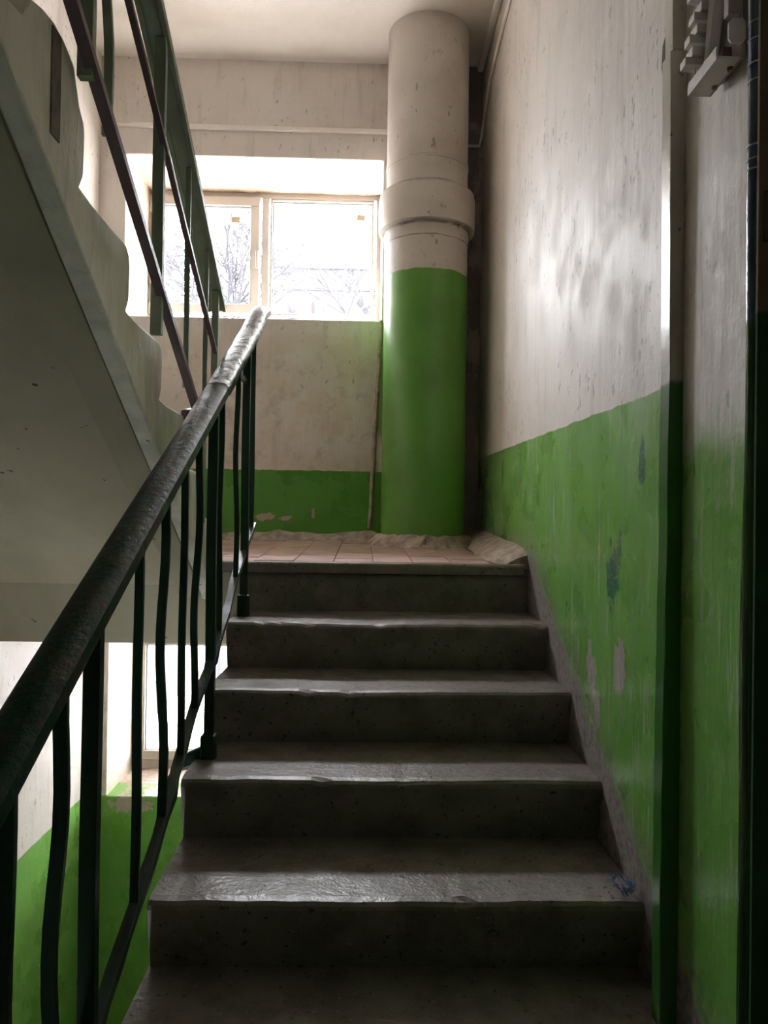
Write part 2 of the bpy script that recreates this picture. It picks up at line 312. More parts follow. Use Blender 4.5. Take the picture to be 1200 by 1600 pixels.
def thing(name, label, cat, loc, group=None, kind=None):
    o = bpy.data.objects.new(name, None); C.objects.link(o); o.location = (loc[0], loc[1], loc[2]+Z0); o.empty_display_size = .1
    if label: o['label'] = label; o['category'] = cat
    if group: o['group'] = group
    if kind: o['kind'] = kind
    return o
def setting(name, label, cat, loc=(0, 0, 0)):
    return thing(name, label, cat, loc, kind='structure')
R = random.uniform

# ------------------------------------------------------------------ walls, floors, ceiling
XL, XR, YB, YF = -1.47, .62, 4.2, -1.35      # inner faces; YF is behind the camera
ZTOP, ZBOT = 3.9, -2.96
win = [(-1.325, .075, 1.09, 1.972), (-1.372, .03, -1.517, -.66)]
def wall_with_holes():
    m = MB(); xs = sorted({XL-.25, XR+.25, *[w[0] for w in win], *[w[1] for w in win]}); zs = sorted({ZBOT-.3, ZTOP, *[w[2] for w in win], *[w[3] for w in win]})
    inside = lambda x, z: any(w[0] < x < w[1] and w[2] < z < w[3] for w in win)
    nx, nz = len(xs), len(zs); y0, y1 = YB, YB+.62; idx = {}
    def vi(i, j, k):
        if (i, j, k) not in idx: idx[(i, j, k)] = len(m.v); m.v.append((xs[i], (y0, y1)[k], zs[j]))
        return idx[(i, j, k)]
    solid = lambda i, j: 0 <= i < nx-1 and 0 <= j < nz-1 and not inside((xs[i]+xs[i+1])/2, (zs[j]+zs[j+1])/2)
    for i in range(nx-1):
        for j in range(nz-1):
            if not solid(i, j): continue
            m.f.append((vi(i, j, 0), vi(i+1, j, 0), vi(i+1, j+1, 0), vi(i, j+1, 0))); m.f.append((vi(i, j, 1), vi(i, j+1, 1), vi(i+1, j+1, 1), vi(i+1, j, 1)))
            if not solid(i-1, j): m.f.append((vi(i, j, 0), vi(i, j+1, 0), vi(i, j+1, 1), vi(i, j, 1)))
            if not solid(i+1, j): m.f.append((vi(i+1, j, 0), vi(i+1, j, 1), vi(i+1, j+1, 1), vi(i+1, j+1, 0)))
            if not solid(i, j-1): m.f.append((vi(i, j, 0), vi(i, j, 1), vi(i+1, j, 1), vi(i+1, j, 0)))
            if not solid(i, j+1): m.f.append((vi(i, j+1, 0), vi(i+1, j+1, 0), vi(i+1, j+1, 1), vi(i, j+1, 1)))
    return m
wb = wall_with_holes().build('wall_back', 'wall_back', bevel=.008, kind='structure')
MB().box(XR, XR+.25, YF-.2, YB, ZBOT-.3, ZTOP).build('wall_right', 'wall_right', kind='structure')
MB().box(XL-.25, XL, YF-.2, YB, ZBOT-.3, ZTOP).build('wall_left', 'wall_left', kind='structure')
MB().box(XL-.25, XR+.25, YF-.25, YF, ZBOT-.3, ZTOP).build('wall_front', 'wall_front', kind='structure')
# plaster ridge where the window panel meets the corner panel
m = MB(); path = [(.075+R(-.003, .003)-.045*max(0, (1.0-z)), YB, z) for z in [1.09-.06*i for i in range(20)]]
m.sweep(path, [(.011*math.cos(a), .012*math.sin(a)) for a in [i*math.pi/4 for i in range(8)]], up=(0, 1, 0))
m.build('trim_1', 'mound', smooth=True, kind='structure')

# mid landing with sloping screed, tiles
zf = lambda y: -.163+.045*max(0, (y-2.86))/1.34
lb = MB().prism([(2.90, -.185), (YB, zf(YB)-.012), (YB, -.40), (3.12, -.40), (3.12, -.475), (2.90, -.475)], XL, XR)
fl = lb.build('floor', 'soffit', kind='structure')
MB().prism([(2.885, -.18), (2.885, zf(2.885)-.008), (YB, zf(YB)-.008), (YB, zf(YB)-.03), (2.9, -.20)], XL, XR).build('screed', 'grout', fl)
MB().prism([(2.855, -.203), (2.850, -.170), (2.856, -.1625), (2.90, -.1615), (2.90, -.205)], XL+.86, XR-.02).build('nosing', 'tread', fl, bevel=.004)
tp = None; ts = .15
for i in range(14):
    for j in range(8):
        x0 = XL+.005+i*ts; y0 = 2.905+j*ts
        if y0+ts > YB: continue
        hx, hy = ts/2-.002, ts/2-.002; cx, cy = x0+ts/2, y0+ts/2
        if cx+hx > XR: continue
        if tp is None:
            mm = MB().box(-hx, hx, -hy, hy, -.008, .0); tp = mm.build('tile', 'tile', fl); o = tp
        else:
            o = tp.copy(); C.objects.link(o); o.parent = fl
        o.location = (cx, cy, zf(cy)+Z0-world_loc(fl)[2]+R(-.0012, .0012)+.0005); o.rotation_euler = (math.atan(.045/1.34)+R(-.006, .006), R(-.006, .006), 0)
# plaster cove along the wall foot, with a broken end at the top step
m = MB(); pr = []
for (y, h, wd) in [(4.2, .085, .10), (3.9, .08, .11), (3.6, .075, .12), (3.35, .07, .13), (3.12, .07, .14), (2.96, .06, .13), (2.90, .035, .09)]:
    pr.append([(XR, y, zf(y)-.01), (XR, y, zf(y)+h+R(-.006, .006)), (XR-wd*.45, y+R(-.01, .01), zf(y)+h*.6+R(-.006, .006)), (XR-wd+R(-.012, .012), y, zf(y)-.002)])
vs = [p for r in pr for p in r]; n = 4
m.add(vs, [(i*n+j, i*n+(j+1) % n, (i+1)*n+(j+1) % n, (i+1)*n+j) for i in range(len(pr)-1) for j in range(n)]+[(0, 1, 2, 3), tuple(range((len(pr)-1)*n, len(pr)*n))[::-1]])
m.build('baseboard_right', 'mound', kind='structure')
m = MB(); pr = []
for i in range(26):
    x = XL+i*(XR-XL-.3)/25; pr.append([(x, YB, zf(YB)-.01), (x, YB, zf(YB)+.045+R(-.01, .012)), (x, YB-.03+R(-.006, .006), zf(YB)+.03+R(-.006, .006)), (x, YB-.075+R(-.02, .015), zf(YB)-.002)])
vs = [p for r in pr for p in r]
m.add(vs, [(i*n+j, (i+1)*n+j, (i+1)*n+(j+1) % n, i*n+(j+1) % n) for i in range(len(pr)-1) for j in range(n)]+[(0, 1, 2, 3), tuple(range((len(pr)-1)*n, len(pr)*n))[::-1]])
m.build('baseboard_back', 'mound', kind='structure')
# entry landing (behind and under the camera), lower mid landing, upper landing, ceilings
MB().box(XL, XR, YF, .44, -1.82, -1.6).build('floor', 'tread', kind='structure')
MB().box(XL, XR, .4, YB, -3.2, -2.96).build('floor', 'tread', kind='structure')
MB().box(XL, XR, YF, .44, 1.04, 1.26).build('floor', 'soffit', kind='structure')
c = MB().box(XL, XR, 2.86, YB, 2.505, 2.72)
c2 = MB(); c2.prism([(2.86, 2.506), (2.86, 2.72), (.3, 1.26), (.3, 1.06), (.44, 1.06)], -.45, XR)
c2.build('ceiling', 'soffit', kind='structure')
c.build('ceiling', 'ceiling', kind='structure')
MB().box(XL-.25, XR+.25, YF-.2, YB+.6, ZTOP, ZTOP+.2).build('ceiling', 'ceiling', kind='structure')
# horizontal cornice where ceiling meets right wall
MB().prism([(0, 0)]*0 or [(2.9, 2.505), (YB, 2.505), (YB, 2.47), (2.9, 2.47)], XR-.035, XR).build('trim_2', 'ceiling', bevel=.012, kind='structure')

# ------------------------------------------------------------------ stairs
def step_mesh(x0, x1, y, z, rise, going, seed, flip=1, back=None):
    rnd = random.Random(seed); m = MB(); nx = 36; back = -rise-.02 if back is None else back; pro = [(.345, back), (.345, .0), (.10, .0), (.030, -.0005), (.010, -.003), (.002, -.010), (.0, -.020), (.006, -.045), (.034, -rise), (.034, -rise-.02)]
    k = len(pro); cur = 0
    for i in range(nx+1):
        x = x0+(x1-x0)*i/nx; cur = cur*.6+rnd.uniform(-.0010, .0010); chip = .008 if rnd.random() < .05 else 0
        wear = .004*math.exp(-((i/nx-.45)/.22)**2)
        for q, (a, b) in enumerate(pro):
            dz = (-wear+cur) if 2 <= q <= 5 else 0; da = chip*.6 if q in (4, 5, 6) else 0; db = -chip*.7 if q in (4, 5) else 0
            m.v.append((x, y+flip*(a*going/.3+da+(cur if 4 <= q <= 6 else 0)), z+b+dz+db))
    for i in range(nx):
        for q in range(k):
            a, b2, c2, d = i*k+q, i*k+(q+1) % k, (i+1)*k+(q+1) % k, (i+1)*k+q
            m.f.append((a, b2, c2, d) if flip > 0 else (d, c2, b2, a))
    e = tuple(range(k)); f = tuple(range(nx*k, nx*k+k)); m.f += [e[::-1] if flip > 0 else e, f if flip > 0 else f[::-1]]
    return m
st = thing('staircase', 'worn dark concrete flight of steps climbing to the tiled landing', 'staircase', (.08, 1.7, -1.6))
nz = [-.345-.159*(k-1) for k in range(1, 9)]
step_mesh(-.45, XR-.002, 2.878, -.204, .155, .07, 90).build('riser', 'tread', st)
for k in range(1, 9):
    step_mesh(-.45+R(-.006, .006), XR-.002, 2.86-.3*k, nz[k-1], .159, .3, k).build('step', 'tread', st)
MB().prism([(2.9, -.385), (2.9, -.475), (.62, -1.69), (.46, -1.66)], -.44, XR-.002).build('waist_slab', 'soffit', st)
us = thing('staircase', 'pale concrete flight on the left rising toward the viewer, seen from below', 'staircase', (-1.0, 1.9, -.163))
# string with its saw-tooth top, steps behind, soffit slab
rise = .158; poly = []
yk = lambda k: 3.0-.3*(k-1)
zk = lambda k: -.163+rise*k
poly.append((3.02, -.155))
for k in range(1, 10):
    y, z, zp = yk(k), zk(k), zk(k-1)
    y += R(-.008, .008)
    poly += [(y-.012, zp+.006), (y+.006, zp+.035), (y+.010, z-.045), (y+.002, z-.018), (y-.020, z-.002)]
    if k == 6: poly += [(1.455, .845), (1.41, .862), (1.36, .868), (1.31, .860), (1.26, .845), (1.235, .80)]
    elif k < 9: poly += [(y-.12, z+R(-.003, .002)), (y-.25, z+.0)]
low = lambda y: .183+.575*(2.075-y)
poly += [(.45, 1.26), (.45, 1.06), (.55, 1.04)]
for y in (.9, 1.3, 1.52, 1.74, 2.075, 2.4, 2.75): poly.append((y, low(y)+R(-.006, .006)))
poly += [(2.93, -.33), (3.02, -.36)]
MB().prism(poly, -.605, -.558).build('string', 'string', us, bevel=.006)
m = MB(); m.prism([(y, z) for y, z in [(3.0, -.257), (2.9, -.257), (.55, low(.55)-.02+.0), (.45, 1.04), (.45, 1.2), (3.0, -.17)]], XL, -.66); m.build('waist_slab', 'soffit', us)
# sloping chamfer between soffit and string
ch = MB(); vs = []
for y in (2.93, 2.4, 1.8, 1.2, .6): vs += [(-.606, y, low(y)-.001), (-.68, y, low(y)-.022), (-.68, y, low(y)+.06), (-.606, y, low(y)+.06)]
ch.add(vs, [(i*4+j, i*4+(j+1) % 4, (i+1)*4+(j+1) % 4, (i+1)*4+j) for i in range(4) for j in range(4)]+[(0, 1, 2, 3), (19, 18, 17, 16)]); ch.build('chamfer', 'soffit', us)
for k in range(1, 9):
    step_mesh(XL+.002, -.606, yk(k), zk(k), rise, .3, 20+k, -1, -.03).build('step', 'tread', us)
ls = MB()
for k in range(1, 10):
    y, z = 3.0-.3*(k-1), -2.96+.151*k
    ls.box(XL, -.56, (y-.3 if k < 9 else .44), y, z-.30, z)
ls.build('floor', 'tread', kind='structure')
# foot pocket: its groove shown as a flat dark plate on the side face
MB().box(-.5585, -.555, 1.345, 1.385, .665, .855).build('rail_pocket', 'pocket_dark', us, bevel=.008)

# ------------------------------------------------------------------ railings
rng = random.Random(3)
def bar_path(x, y, z0, z1, amp, tilt=0.0, n=14, ph=0):
    return [(x+amp*math.sin(ph+2.3*math.pi*i/n)*math.sin(math.pi*min(1, i/n*1.02)) , y+tilt*(i/n)+.4*amp*math.cos(ph+3*math.pi*i/n), z0+(z1-z0)*i/n) for i in range(n+1)]
def rect(w, t): return [(-w/2, -t/2), (w/2, -t/2), (w/2, t/2), (-w/2, t/2)]
def bar(path, w, t, smooth=False): return MB().sweep(path, rect(w, t), side=(1, 0, 0)) if False else MB().sweep(path, rect(w, t), up=(0, 1, 0))
hz = lambda y: -.795+.527*y
lz = lambda y: -.095-.49*(2.755-y)
rr = thing('stair_railing', 'dark green steel railing beside the lower steps, with a worn wrapped handrail', 'railing', (-.42, 1.6, -.9))
XRL = -.42
def hr_profile(w, t, n=5):
    p = [(-w/2, -t/2), (w/2, -t/2)]
    for i in range(n+1): a = math.pi*i/n; p.append((w/2*math.cos(a)*(1 if i in (0, n) else .97), t*.15+t*.35*math.sin(a)))
    return p
hp = [(-.43, y, hz(y)+.012*math.sin(y*1.7)) for y in [.12+.1*i for i in range(28)]]+[(-.427, 3.0, hz(3.0)+.002), (-.424, 3.08, hz(3.08)-.003), (-.422, 3.11, hz(3.11)-.008)]
MB().sweep(hp, hr_profile(.066, .036)).build('handrail', 'handrail', rr, smooth=True)
fp = [(-.43+.001*math.sin(i*2.1), y, z+.0005) for i, (x, y, z) in enumerate(hp) if y > 2.2]
sc2 = [1.02+.012*math.sin(i*2.7)+.006*math.cos(i*5.1) for i in range(len(fp))]
MB().sweep(fp, hr_profile(.068, .040, 8), scale=sc2).build('clear_film', 'film', rr, smooth=True, label='crinkled clear film wrapped round the handrail end')
lp = [(XRL+.004*math.sin(y*9), y, lz(y)+.003*math.sin(y*23)) for y in [.15+.05*i for i in range(56)]]
MB().sweep(lp, [(-.011, -.009), (.0, -.012), (.011, -.009), (.013, 0), (.011, .009), (-.011, .009), (-.013, 0)], scale=[1+.08*math.sin(i*1.9)+(.35 if i % 9 == 4 else 0) for i in range(len(lp))]).build('bottom_rail', 'flat_worn', rr, smooth=True)
bal = [(.931, .020, .004, 0), (1.086, .020, .011, 1.6), (1.455, .016, .002, 0), (1.638, .018, .009, .7), (1.806, .016, .002, 2), (1.951, .017, .008, 2.4), (2.253, .016, .004, 1), (2.529, .016, .006, .4), (2.86, .018, .001, 0)]
for y, w_, a, ph in bal:
    bar(bar_path(XRL, y, lz(y)-.004, hz(y)-.016, a, ph=ph), w_, .010).build('baluster', 'rail_green', rr, base=(XRL, y, lz(y)))
for y, zb in ((1.215, -1.14+.02), (2.135, -.663-.01), (2.71, -.345)):
    p = bar(bar_path(XRL, y, zb, hz(y)-.016, .0015), .026, .020).build('post', 'rail_green', rr, base=(XRL, y, zb))
    MB().box(XRL-.021, XRL+.021, y-.02, y+.02, zb-.01, zb+.075).build('foot_sleeve', 'rail_green', p, bevel=.006)
    if y < 2.5: MB().sweep([(XRL, y, zb+.03), (XRL-.05, y, zb+.005), (XRL-.09, y, zb-.01)], rect(.03, .04), up=(0, 0, 1)).build('foot_bend', 'rail_green', p, bevel=.008)
MB().box(XRL-.004, XRL+.004, 2.42, 2.71, .462, .482).build('cross_piece', 'rail_green', rr)
# left railing
XLL = -.535
ur = thing('stair_railing', 'glare-lightened green and brown steel railing of the upper left flight, before the window', 'railing', (XLL, 2.0, .2))
uh = lambda y: 1.23-.557*(y-1.95)
ul = lambda y: .83-.542*(y-1.461)
um = lambda y: 1.082-.536*(y-1.699)
path = [(XLL-.012, y, uh(y)) for y in (.7, 1.2, 1.7, 2.2, 2.6, 2.80)]
MB().sweep(path, [(-.033, -.014), (-.022, -.014), (-.020, -.009), (.020, -.009), (.022, -.014), (.033, -.014), (.033, .010), (.022, .018), (-.022, .018), (-.033, .010)]).build('handrail', 'rail_light', ur)
MB().sweep([(XLL+.012, y, ul(y)) for y in (.8, 1.2, 1.6, 1.9, 2.2, 2.5)], rect(.024, .016)).build('bottom_rail', 'rail_brown', ur)
MB().sweep([(XLL+.012, y, um(y)) for y in (.9, 1.3, 1.7, 2.1, 2.66)], rect(.015, .012)).build('middle_rail', 'rail_brown', ur)
for y, w_, a, ph, zb in ((1.563, .018, .009, .5, None), (2.281, .015, .001, 0, None), (2.553, .014, .001, 0, -.02), (1.13, .017, .006, 2, None)):
    z0 = ul(y)-.004 if zb is None else zb
    bar(bar_path(XLL, y, z0, uh(y)-.012, a, ph=ph), w_, .010).build('baluster', 'rail_light', ur, base=(XLL, y, z0))
for y, zb in ((1.448, .82), (1.959, .46), (2.714, -.10)):
    p = bar(bar_path(XLL, y, zb, uh(y)-.010, .001), .028 if y != 2.714 else .022, .02).build('post', 'rail_light', ur, base=(XLL, y, zb))
MB().sweep([(XLL-.02, 2.36, .31), (XLL+.0, 2.42, .325), (XLL+.012, 2.48, .31), (XLL+.012, 2.52, .285)], rect(.03, .035)).build('rail_bracket', 'rail_brown', ur, bevel=.008)

# ------------------------------------------------------------------ garbage chute
cx, cy = .298, 3.950
gc = thing('garbage_chute', 'thick round garbage chute pipe, white above and green below, in the landing corner', 'pipe', (cx, cy, -.12))
MB().lathe([(.2135, -.125), (.2135, 1.47)], (cx, cy), 64).build('lower_pipe', 'chute', gc, smooth=True)
MB().lathe([(.209, 1.60), (.209, 2.515)], (cx, cy), 64).build('upper_pipe', 'chute', gc, smooth=True)
MB().lathe([(.219, 1.47), (.2455, 1.474), (.2475, 1.50), (.2475, 1.63), (.242, 1.660), (.212, 1.664), (.212, 1.47)], (cx, cy), 64).build('coupling_sleeve', 'chute', gc, smooth=True)
MB().lathe([(.2145, 1.402), (.2165, 1.405), (.2165, 1.47), (.2145, 1.475)], (cx, cy), 64).build('lower_ring', 'chute', gc, smooth=True)
MB().lathe([(.211, 1.79), (.2125, 1.80), (.2125, 1.815), (.211, 1.82)], (cx, cy), 64).build('upper_ring', 'chute', gc, smooth=True)
m = MB(); k = 56
for (r, z) in ((.214, -.074), (.240, -.082), (.275, -.118), (.31, -.150)):
    for j in range(k):
        a = 2*math.pi*j/k; q = r+(R(-.012, .012) if r > .25 else 0); m.v.append((min(XR-.002, cx+q*math.cos(a)), min(YB-.001, cy+q*math.sin(a)), z+R(-.006, .006)))
m.f = [(i*k+j, (i+1)*k+j, (i+1)*k+(j+1) % k, i*k+(j+1) % k) for i in range(3) for j in range(k)]
m.f = [f[::-1] for f in m.f]; m.build('cement_collar', 'mound', gc)

# ------------------------------------------------------------------ surface cables
cb = MB()
z = 2.125
cb.box(-1.30, .10, YB-.022, YB, z-.011, z+.011); cb.box(XL, -1.30, YB-.016, YB, z-.008, z+.008)
o = cb.build('cable_trunking', 'ceiling', bevel=.003, label='thin white cable trunking running level above the upper window', category='trunking')
pth = [(.44, YB-.010, 2.06), (XR-.02, YB-.010, 2.06), (XR-.010, YB-.03, 2.10), (XR-.010, 3.9, 2.27), (XR-.010, 3.2, 2.33), (XR-.010, 2.88, 2.345)]
MB().tube(pth, .008, 8).build('cable', 'ceiling', smooth=True, label='thin painted cable along the right wall just under the ceiling', category='cable')

# ------------------------------------------------------------------ trunking on the right wall
tr = thing('cable_duct', 'flat vertical cable duct on the right wall, painted white above and green below', 'duct', (.60, 1.55, -1.1))
def duct(z0, z1, x_off, y0, y1, n=14, seed=1):
    rd = random.Random(seed); m = MB(); pr = []
    for i in range(n+1):
        z = z0+(z1-z0)*i/n; b = .004*math.sin(z*3.1+.6)+rd.uniform(-.0012, .0012); pr.append([(XR+.001, y0+b*.4, z), (XR+x_off+b, y0+b*.4, z), (XR+x_off+b*.6, y1, z), (XR+.001, y1, z)])
    m.v = [p for r in pr for p in r]; m.f = [(i*4+j, (i+1)*4+j, (i+1)*4+(j+1) % 4, i*4+(j+1) % 4) for i in range(n) for j in range(4)]+[(0, 1, 2, 3), tuple(range(n*4, n*4+4))[::-1]]
    m.f = [f[::-1] for f in m.f]; return m
duct(-1.40, .930, -.031, 1.485, 1.530, 30).build('duct_cover', 'trunk', tr, bevel=.002)
duct(.936, 2.3, -.026, 1.49, 1.53, 14, 2).build('duct_cover', 'trunk', tr, bevel=.002)
MB().prism([(1.532, .925), (1.532, 1.03), (1.555, 1.045), (1.60, 1.01), (1.605, .965), (1.595, .93), (1.56, .90)], XR-.006, XR+.002).build('torn_plaster', 'dark_gap', tr, bevel=.004, label='brown torn plaster edge beside the duct joint')
MB().lathe([(.004, 0), (.004, .001)], (0, 0), 12).build('screw_head', 'rust', tr)
o = bpy.data.objects['screw_head']; o.rotation_euler = (math.radians(90), 0, 0); o.location = Vector((XR-.018, 1.5135, .80+Z0))-world_loc(tr)

# white terminal box, seen from below
jb = thing('terminal_box', 'open white plastic terminal box high on the right wall beside the duct', 'box', (.61, 1.35, .83))
MB().box(.6045, .608, 1.235, 1.352, .764, 1.16).build('back_plate', 'box_grey', jb, bevel=.001)
for yy in (1.26, 1.325):
    MB().box(.608, XR+.001, yy-.008, yy+.008, .775, .80).build('wall_standoff', 'box_white', jb, bevel=.002)
MB().box(.566, .6045, 1.240, 1.352, .764, .770).build('bottom_flange', 'box_white', jb, bevel=.001)
MB().box(.566, .570, 1.240, 1.352, .770, .786).build('flange_lip', 'box_white', jb, bevel=.001)
MB().prism([(1.345, .786), (1.352, .786), (1.352, 1.16), (1.345, 1.16)], .585, .6045).build('end_wall', 'box_white', jb, bevel=.001)
for i in range(9):
    zc = .805+.034*i; yb = 1.350-.009*i; xo = .550+.0035*(i % 3)
    b1 = MB().box(xo, .596, yb-.026, yb-.002, zc, zc+.014); b1.box(xo+.010, .600, yb-.032, yb-.004, zc+.014, zc+.030)
    tb = b1.build('terminal_block', 'box_white' if i % 3 != 1 else 'box_light', jb, bevel=.0012)
MB().prism([(1.318, .80), (1.300, .80), (1.270, .90), (1.262, 1.15), (1.282, 1.15), (1.296, .92)], .578, .597).build('cable_channel', 'box_light', jb, bevel=.003)
MB().box(.588, .603, 1.262, 1.300, .772, .80).build('dark_socket', 'dark_gap', jb, bevel=.002)
tb = MB(); tz = [(.580, .790), (.584, .784), (.604, .784), (.608, .790), (.608, .818), (.604, .824), (.586, .824), (.580, .816)]
tb.add([(x, y, z) for y in (1.226, 1.230) for x, z in tz], [tuple(range(8)), tuple(range(8, 16))[::-1]]+[(i, i+8, (i+1) % 8+8, (i+1) % 8) for i in range(8)])
tb.build('cover_tab', 'box_white', jb)
MB().box(.582, .604, 1.232, 1.25, .835, 1.10).build('side_module', 'box_grey', jb, bevel=.002)
for i in range(3):
    m = MB(); pt = [(.572+.007*i, 1.335-.004*t+.005*math.sin(t*1.3+i), .782+.026*t) for t in range(11)]; m.tube(pt, .0018, 6); m.build('wire', 'box_light', jb, smooth=True)
for yy, zz in ((1.318, .760), (1.262, .760)):
    m = MB().lathe([(.004, 0), (.005, .003), (.005, .006)], (0, 0), 12); o = m.build('screw', 'rust', jb); o.location = Vector((.600, yy, zz+Z0-.002))-world_loc(jb)

# taped pipe and door casing at the right edge
tpp = thing('taped_pipe', 'vertical pipe wrapped in glossy dark blue printed tape at the right edge', 'pipe', (.565, 1.10, -1.6))
def wob(z): return .0022*math.sin(z*4.1)+.0012*math.sin(z*11)
rt_ = [(0.5615+wob(z), 1.10, z) for z in [-1.58+.06*i for i in range(58)]]
MB().tube(rt_, .0125, 14).build('pipe_wrap', 'tape', tpp, smooth=True)
m = MB()
for zb in (.90, .86, .73, .705, .67, .645, .55, .53, .515):
    m.lathe([(.0134, zb), (.0134, zb+.0022)], (0.5615+wob(zb), 1.10), 14)
m.build('tape_line', 'print', tpp, kind='stuff')
pm = MB()
def stroke(u0, z0, u1, z1):      # thin printed strokes lying on the pipe's near side
    for (a, za, b, zb) in ((u0, z0, u1, z1),):
        P0 = lambda u, z: (0.5615+wob(z)+.0136*math.sin(u), 1.10-.0136*math.cos(u), z)
        if abs(a-b) < 1e-6: pm.add([P0(a-.04, za), P0(a+.04, za), P0(a+.04, zb), P0(a-.04, zb)], [(0, 1, 2, 3)])
        else: pm.add([P0(a, za), P0(b, za), P0(b, za+.0016), P0(a, za+.0016)], [(0, 1, 2, 3)])
for zc in (.80, .595, .40, .355):
    stroke(-.35, zc, .25, zc); stroke(.25, zc-.012, .25, zc); stroke(-.35, zc-.012, .25, zc-.012); stroke(-.35, zc-.024, -.35, zc-.012); stroke(-.35, zc-.024, .25, zc-.024)
for za, zb in ((.745, .86), (.57, .64), (.34, .51)): stroke(.62, za, .62, zb)
pm.build('printed_mark', 'print', tpp, kind='stuff')
dc = thing('door_casing', 'dark painted casing at the far right edge, brown above and green below', 'casing', (.59, .9, -1.6))
MB().box(.550, XR-.001, 1.066, 1.073, -1.6, 1.04).build('casing_board', 'casing', dc, bevel=.001)
MB().box(.556, .60, 1.060, 1.066, .40, .47).build('hinge_plate', 'dark_gap', dc)

# ------------------------------------------------------------------ windows
def window(name, x0, x1, z0, z1, panes, mul, handle, label):
    W = setting(name, None, None, ((x0+x1)/2, 4.70, z0)); W['label'] = label
    y0, y1 = 4.667, 4.735
    f = MB(); t = .028
    f.box(x0-.004, x1+.004, y0, y1, z1-t, z1+.004); f.box(x0-.004, x1+.004, y0, y1, z0-.004, z0+.055); f.box(x0-.004, x0+t, y0, y1, z0+.055, z1-t); f.box(x1-t, x1+.004, y0, y1, z0+.055, z1-t); f.box(mul-.02, mul+.02, y0, y1, z0+.055, z1-t)
    f.build('window_frame', 'pvc', W, bevel=.003)
    for (gx0, gx1, gz0, gz1, sash) in panes:
        s = MB(); b = .055 if sash else .014; ya = y0-.018 if sash else y0+.004
        s.box(gx0-b, gx1+b, ya, y1-.012, gz1, gz1+b); s.box(gx0-b, gx1+b, ya, y1-.012, gz0-b, gz0); s.box(gx0-b, gx0, ya, y1-.012, gz0, gz1); s.box(gx1, gx1+b, ya, y1-.012, gz0, gz1)
        so = s.build('sash' if sash else 'glazing_bead', 'pvc', W, bevel=.004)
        g = MB(); q = .006; g.box(gx0-.001, gx1+.001, ya+.02, ya+.03, gz1-q, gz1); g.box(gx0-.001, gx1+.001, ya+.02, ya+.03, gz0, gz0+q*.6); g.box(gx0, gx0+q, ya+.02, ya+.03, gz0, gz1); g.box(gx1-q*.5, gx1, ya+.02, ya+.03, gz0, gz1)
        g.build('gasket', 'gasket', so)
        MB().box(gx0-.003, gx1+.003, ya+.032, ya+.036, gz0-.003, gz1+.003).build('pane', 'glass', so)
    if handle:
        hx, hzz = handle
        h = MB().box(hx-.011, hx+.011, y0-.030, y0-.018, hzz-.035, hzz+.035).build('handle_plate', 'pvc', W, bevel=.004)
        MB().sweep([(hx, y0-.034, hzz), (hx, y0-.058, hzz), (hx, y0-.062, hzz-.02), (hx+.002, y0-.06, hzz-.105)], rect(.016, .012), side=(1, 0, 0)).build('handle_lever', 'pvc', h, bevel=.004)
        for zz in (z0+.10, z1-.1): MB().box(x0+.001, x0+.016, y0-.016, y0+.002, zz-.035, zz+.035).build('hinge', 'pvc', W, bevel=.003)
window('window_1', -1.325, .075, 1.155, 1.972, [(-1.242, -.717, 1.290, 1.886, True), (-.585, .017, 1.246, 1.930, False)], -.628, (-.668, 1.60), 'upper white plastic window with two panes above the landing')
window('window_2', -1.372, .03, -1.517, -.66, [(-1.300, -.775, -1.405, -.775, True), (-.645, -.03, -1.44, -.72, False)], -.69, None, 'lower white plastic window seen below the landing through the railing')
def sticker(x, z, rot, lab, y=4.6785):
    m = MB().box(-.026, .026, 0, .001, -.018, .018); o = m.build('paper_sticker', 'paper', label=lab, category='sticker'); o.location = (x, y, z+Z0); o.rotation_euler = (0, rot, 0)
sticker(-.81, 1.812, .0, 'small tan paper square stuck on the left pane of the upper window', 4.6805)
sticker(-.049, 1.850, .12, 'small tan paper square tilted on the right pane of the upper window', 4.7005)
sticker(-.90, -.868, .05, 'small tan paper square on the lower window glass', 4.6805)

# ------------------------------------------------------------------ outside
MB().box(XL-.4, XR+.4, 4.83, 7.6, -.58, -.42).build('shade_slab', 'shade_slab', kind='structure')  # added slab, out of view, keeps sky light off the lower window
MB().box(-60, 60, 5.2, 120, -6.2, -6.0).build('ground', 'ground', kind='structure')
bb = thing('building', 'pale pink brick building with a flat roof beyond the window', 'building', (4, 44, -6))
MB().box(-4.5, 16, 40, 50, -6, 11.9).build('brick_wall', 'brick', bb)
MB().box(-4.55, 16.05, 39.95, 50, 11.9, 13.0).build('parapet', 'parapet', bb)
MB().box(-4.65, 16.1, 39.85, 50.1, 13.0, 13.09).build('roof_edge', 'roof_edge', bb)
MB().box(-1.35, -.9, 41, 41.6, 13.0, 13.75).build('roof_vent', 'slate', bb)
MB().box(-3.75, -2.9, 39.9, 40.02, 9.9, 11.35).build('window_panel', 'bluepanel', bb, bevel=.02)
MB().box(-2.75, -2.3, 39.9, 40.02, 9.9, 11.35).build('window_panel', 'bluepanel', bb, bevel=.02)
MB().box(-5.2, -4.0, 37.5, 40, -6, 10.9).build('annex', 'bluepanel', bb)
sh = thing('shed_roof', 'small grey sloping roof outside the lower window', 'roof', (-9.5, 24, -6))
MB().prism([(23.5, -6), (23.5, -5.0), (26.5, -4.4), (26.5, -6)], -8.6, -6.15).build('shed_body', 'slate', sh)
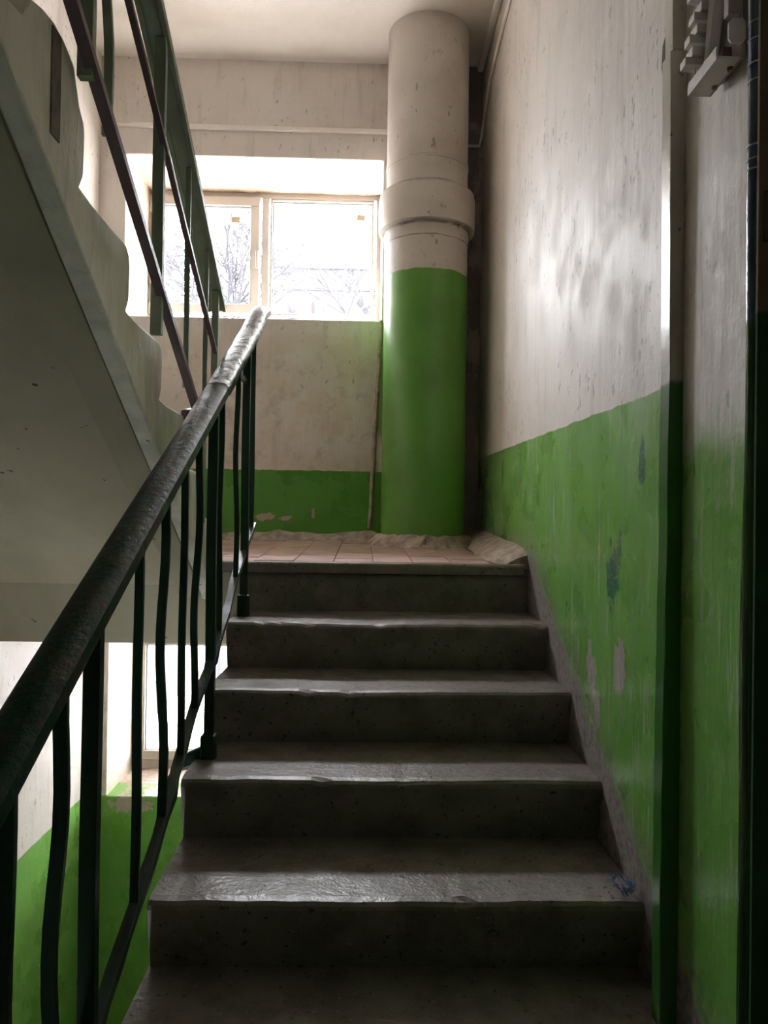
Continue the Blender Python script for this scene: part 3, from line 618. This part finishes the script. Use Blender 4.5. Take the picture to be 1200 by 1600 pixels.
def bare_tree(name, label, base, h0, seed, spread, levels, r0, l0, kids, group=None, lean=0):
    rd = random.Random(seed); T = thing(name, label, 'tree', base, group)
    trunk = MB(); br = MB(); tw = MB(); b = Vector(base); top = Vector((b[0]+lean, b[1], h0))
    trunk.tube([b, b.lerp(top, .5)+Vector((.02, 0, 0)), top], r0, 8)
    trunk.build('trunk', 'bark', T, smooth=True, base=base)
    def grow(p, d, L, r, lv):
        pts = [p]; q = p.copy(); dd = d.copy(); k = 4
        for i in range(k):
            dd = (dd+Vector((rd.uniform(-1, 1), rd.uniform(-1, 1), rd.uniform(-.6, .9)))*.20).normalized(); q = q+dd*L/k; pts.append(q.copy())
        tgt = br if lv >= levels-1 else tw
        tgt.tube(pts, max(r, .0065), 5 if lv >= levels-1 else 3, radii=[1-.6*i/k for i in range(k+1)])
        if lv == 0: return
        for c2 in range(kids):
            i = rd.randint(1, k); nd = (dd*.8+Vector((rd.uniform(-1, 1), rd.uniform(-.7, .7), rd.uniform(-.55, .8)))*spread).normalized(); grow(pts[i], nd, L*rd.uniform(.5, .78), r*.58, lv-1)
    for i in range(9):
        a = rd.uniform(0, 6.28); grow(top+Vector((0, 0, -.4*rd.random())), Vector((math.cos(a)*.8, math.sin(a)*.6, rd.uniform(.35, 1.5))).normalized(), l0*rd.uniform(.8, 1.2), r0*.62, levels)
    br.build('branches', 'bark', T, base=base); tw.build('twigs', 'bark', T, base=base, kind='stuff')
bare_tree('bare_tree', 'large bare tree with dense twigs behind the left pane', (-2.25, 12, -6), 3.1, 8, .9, 4, .05, 1.25, 4)
bare_tree('bare_tree', 'slender bare tree standing before the brick building', (-.65, 22, -6), 6.0, 9, .6, 3, .05, 1.3, 3)
bare_tree('bare_tree', 'thin bare tree before the right end of the brick building', (.0, 26, -6), 7.2, 12, .6, 3, .05, 1.4, 3)
bare_tree('bare_tree', 'bare tree before the left end of the brick building', (-2.9, 24, -6), 7.0, 15, .6, 3, .05, 1.4, 3)

# ------------------------------------------------------------------ litter on the steps
lt = MB(); rd = random.Random(11)
for k in range(1, 9):
    for i in range(34):
        x = rd.uniform(-.38, .55); y = 2.86-.3*k+rd.uniform(.02, .26); s = rd.uniform(.0012, .004); zz = nz[k-1]
        a = rd.uniform(0, 3); lt.add([(x+s*math.cos(a), y+s*math.sin(a), zz), (x-s, y+.4*s, zz), (x+.3*s, y-s, zz), (x, y, zz+s*.8)], [(0, 1, 3), (1, 2, 3), (2, 0, 3), (0, 2, 1)])
lt.build('grit', 'chip', kind='stuff', label='loose grit and plaster crumbs scattered on the treads', category='debris')
th = MB(); p0 = Vector((.585, 1.70, -.814))
for j in range(9):
    pts = []; a = rd.uniform(0, 6)
    for i in range(14):
        a += rd.uniform(-1.2, 1.2); pts.append((min(.612, p0.x+.020*math.cos(a)+rd.uniform(-.008, .008)), p0.y+.035*math.sin(a)+rd.uniform(-.01, .01), p0.z+abs(.022*math.sin(a*1.7+j))))
    th.tube(pts, .0006, 4)
th.build('thread_tangle', 'thread', label='tangle of blue thread at the wall end of the fourth step down', category='thread')
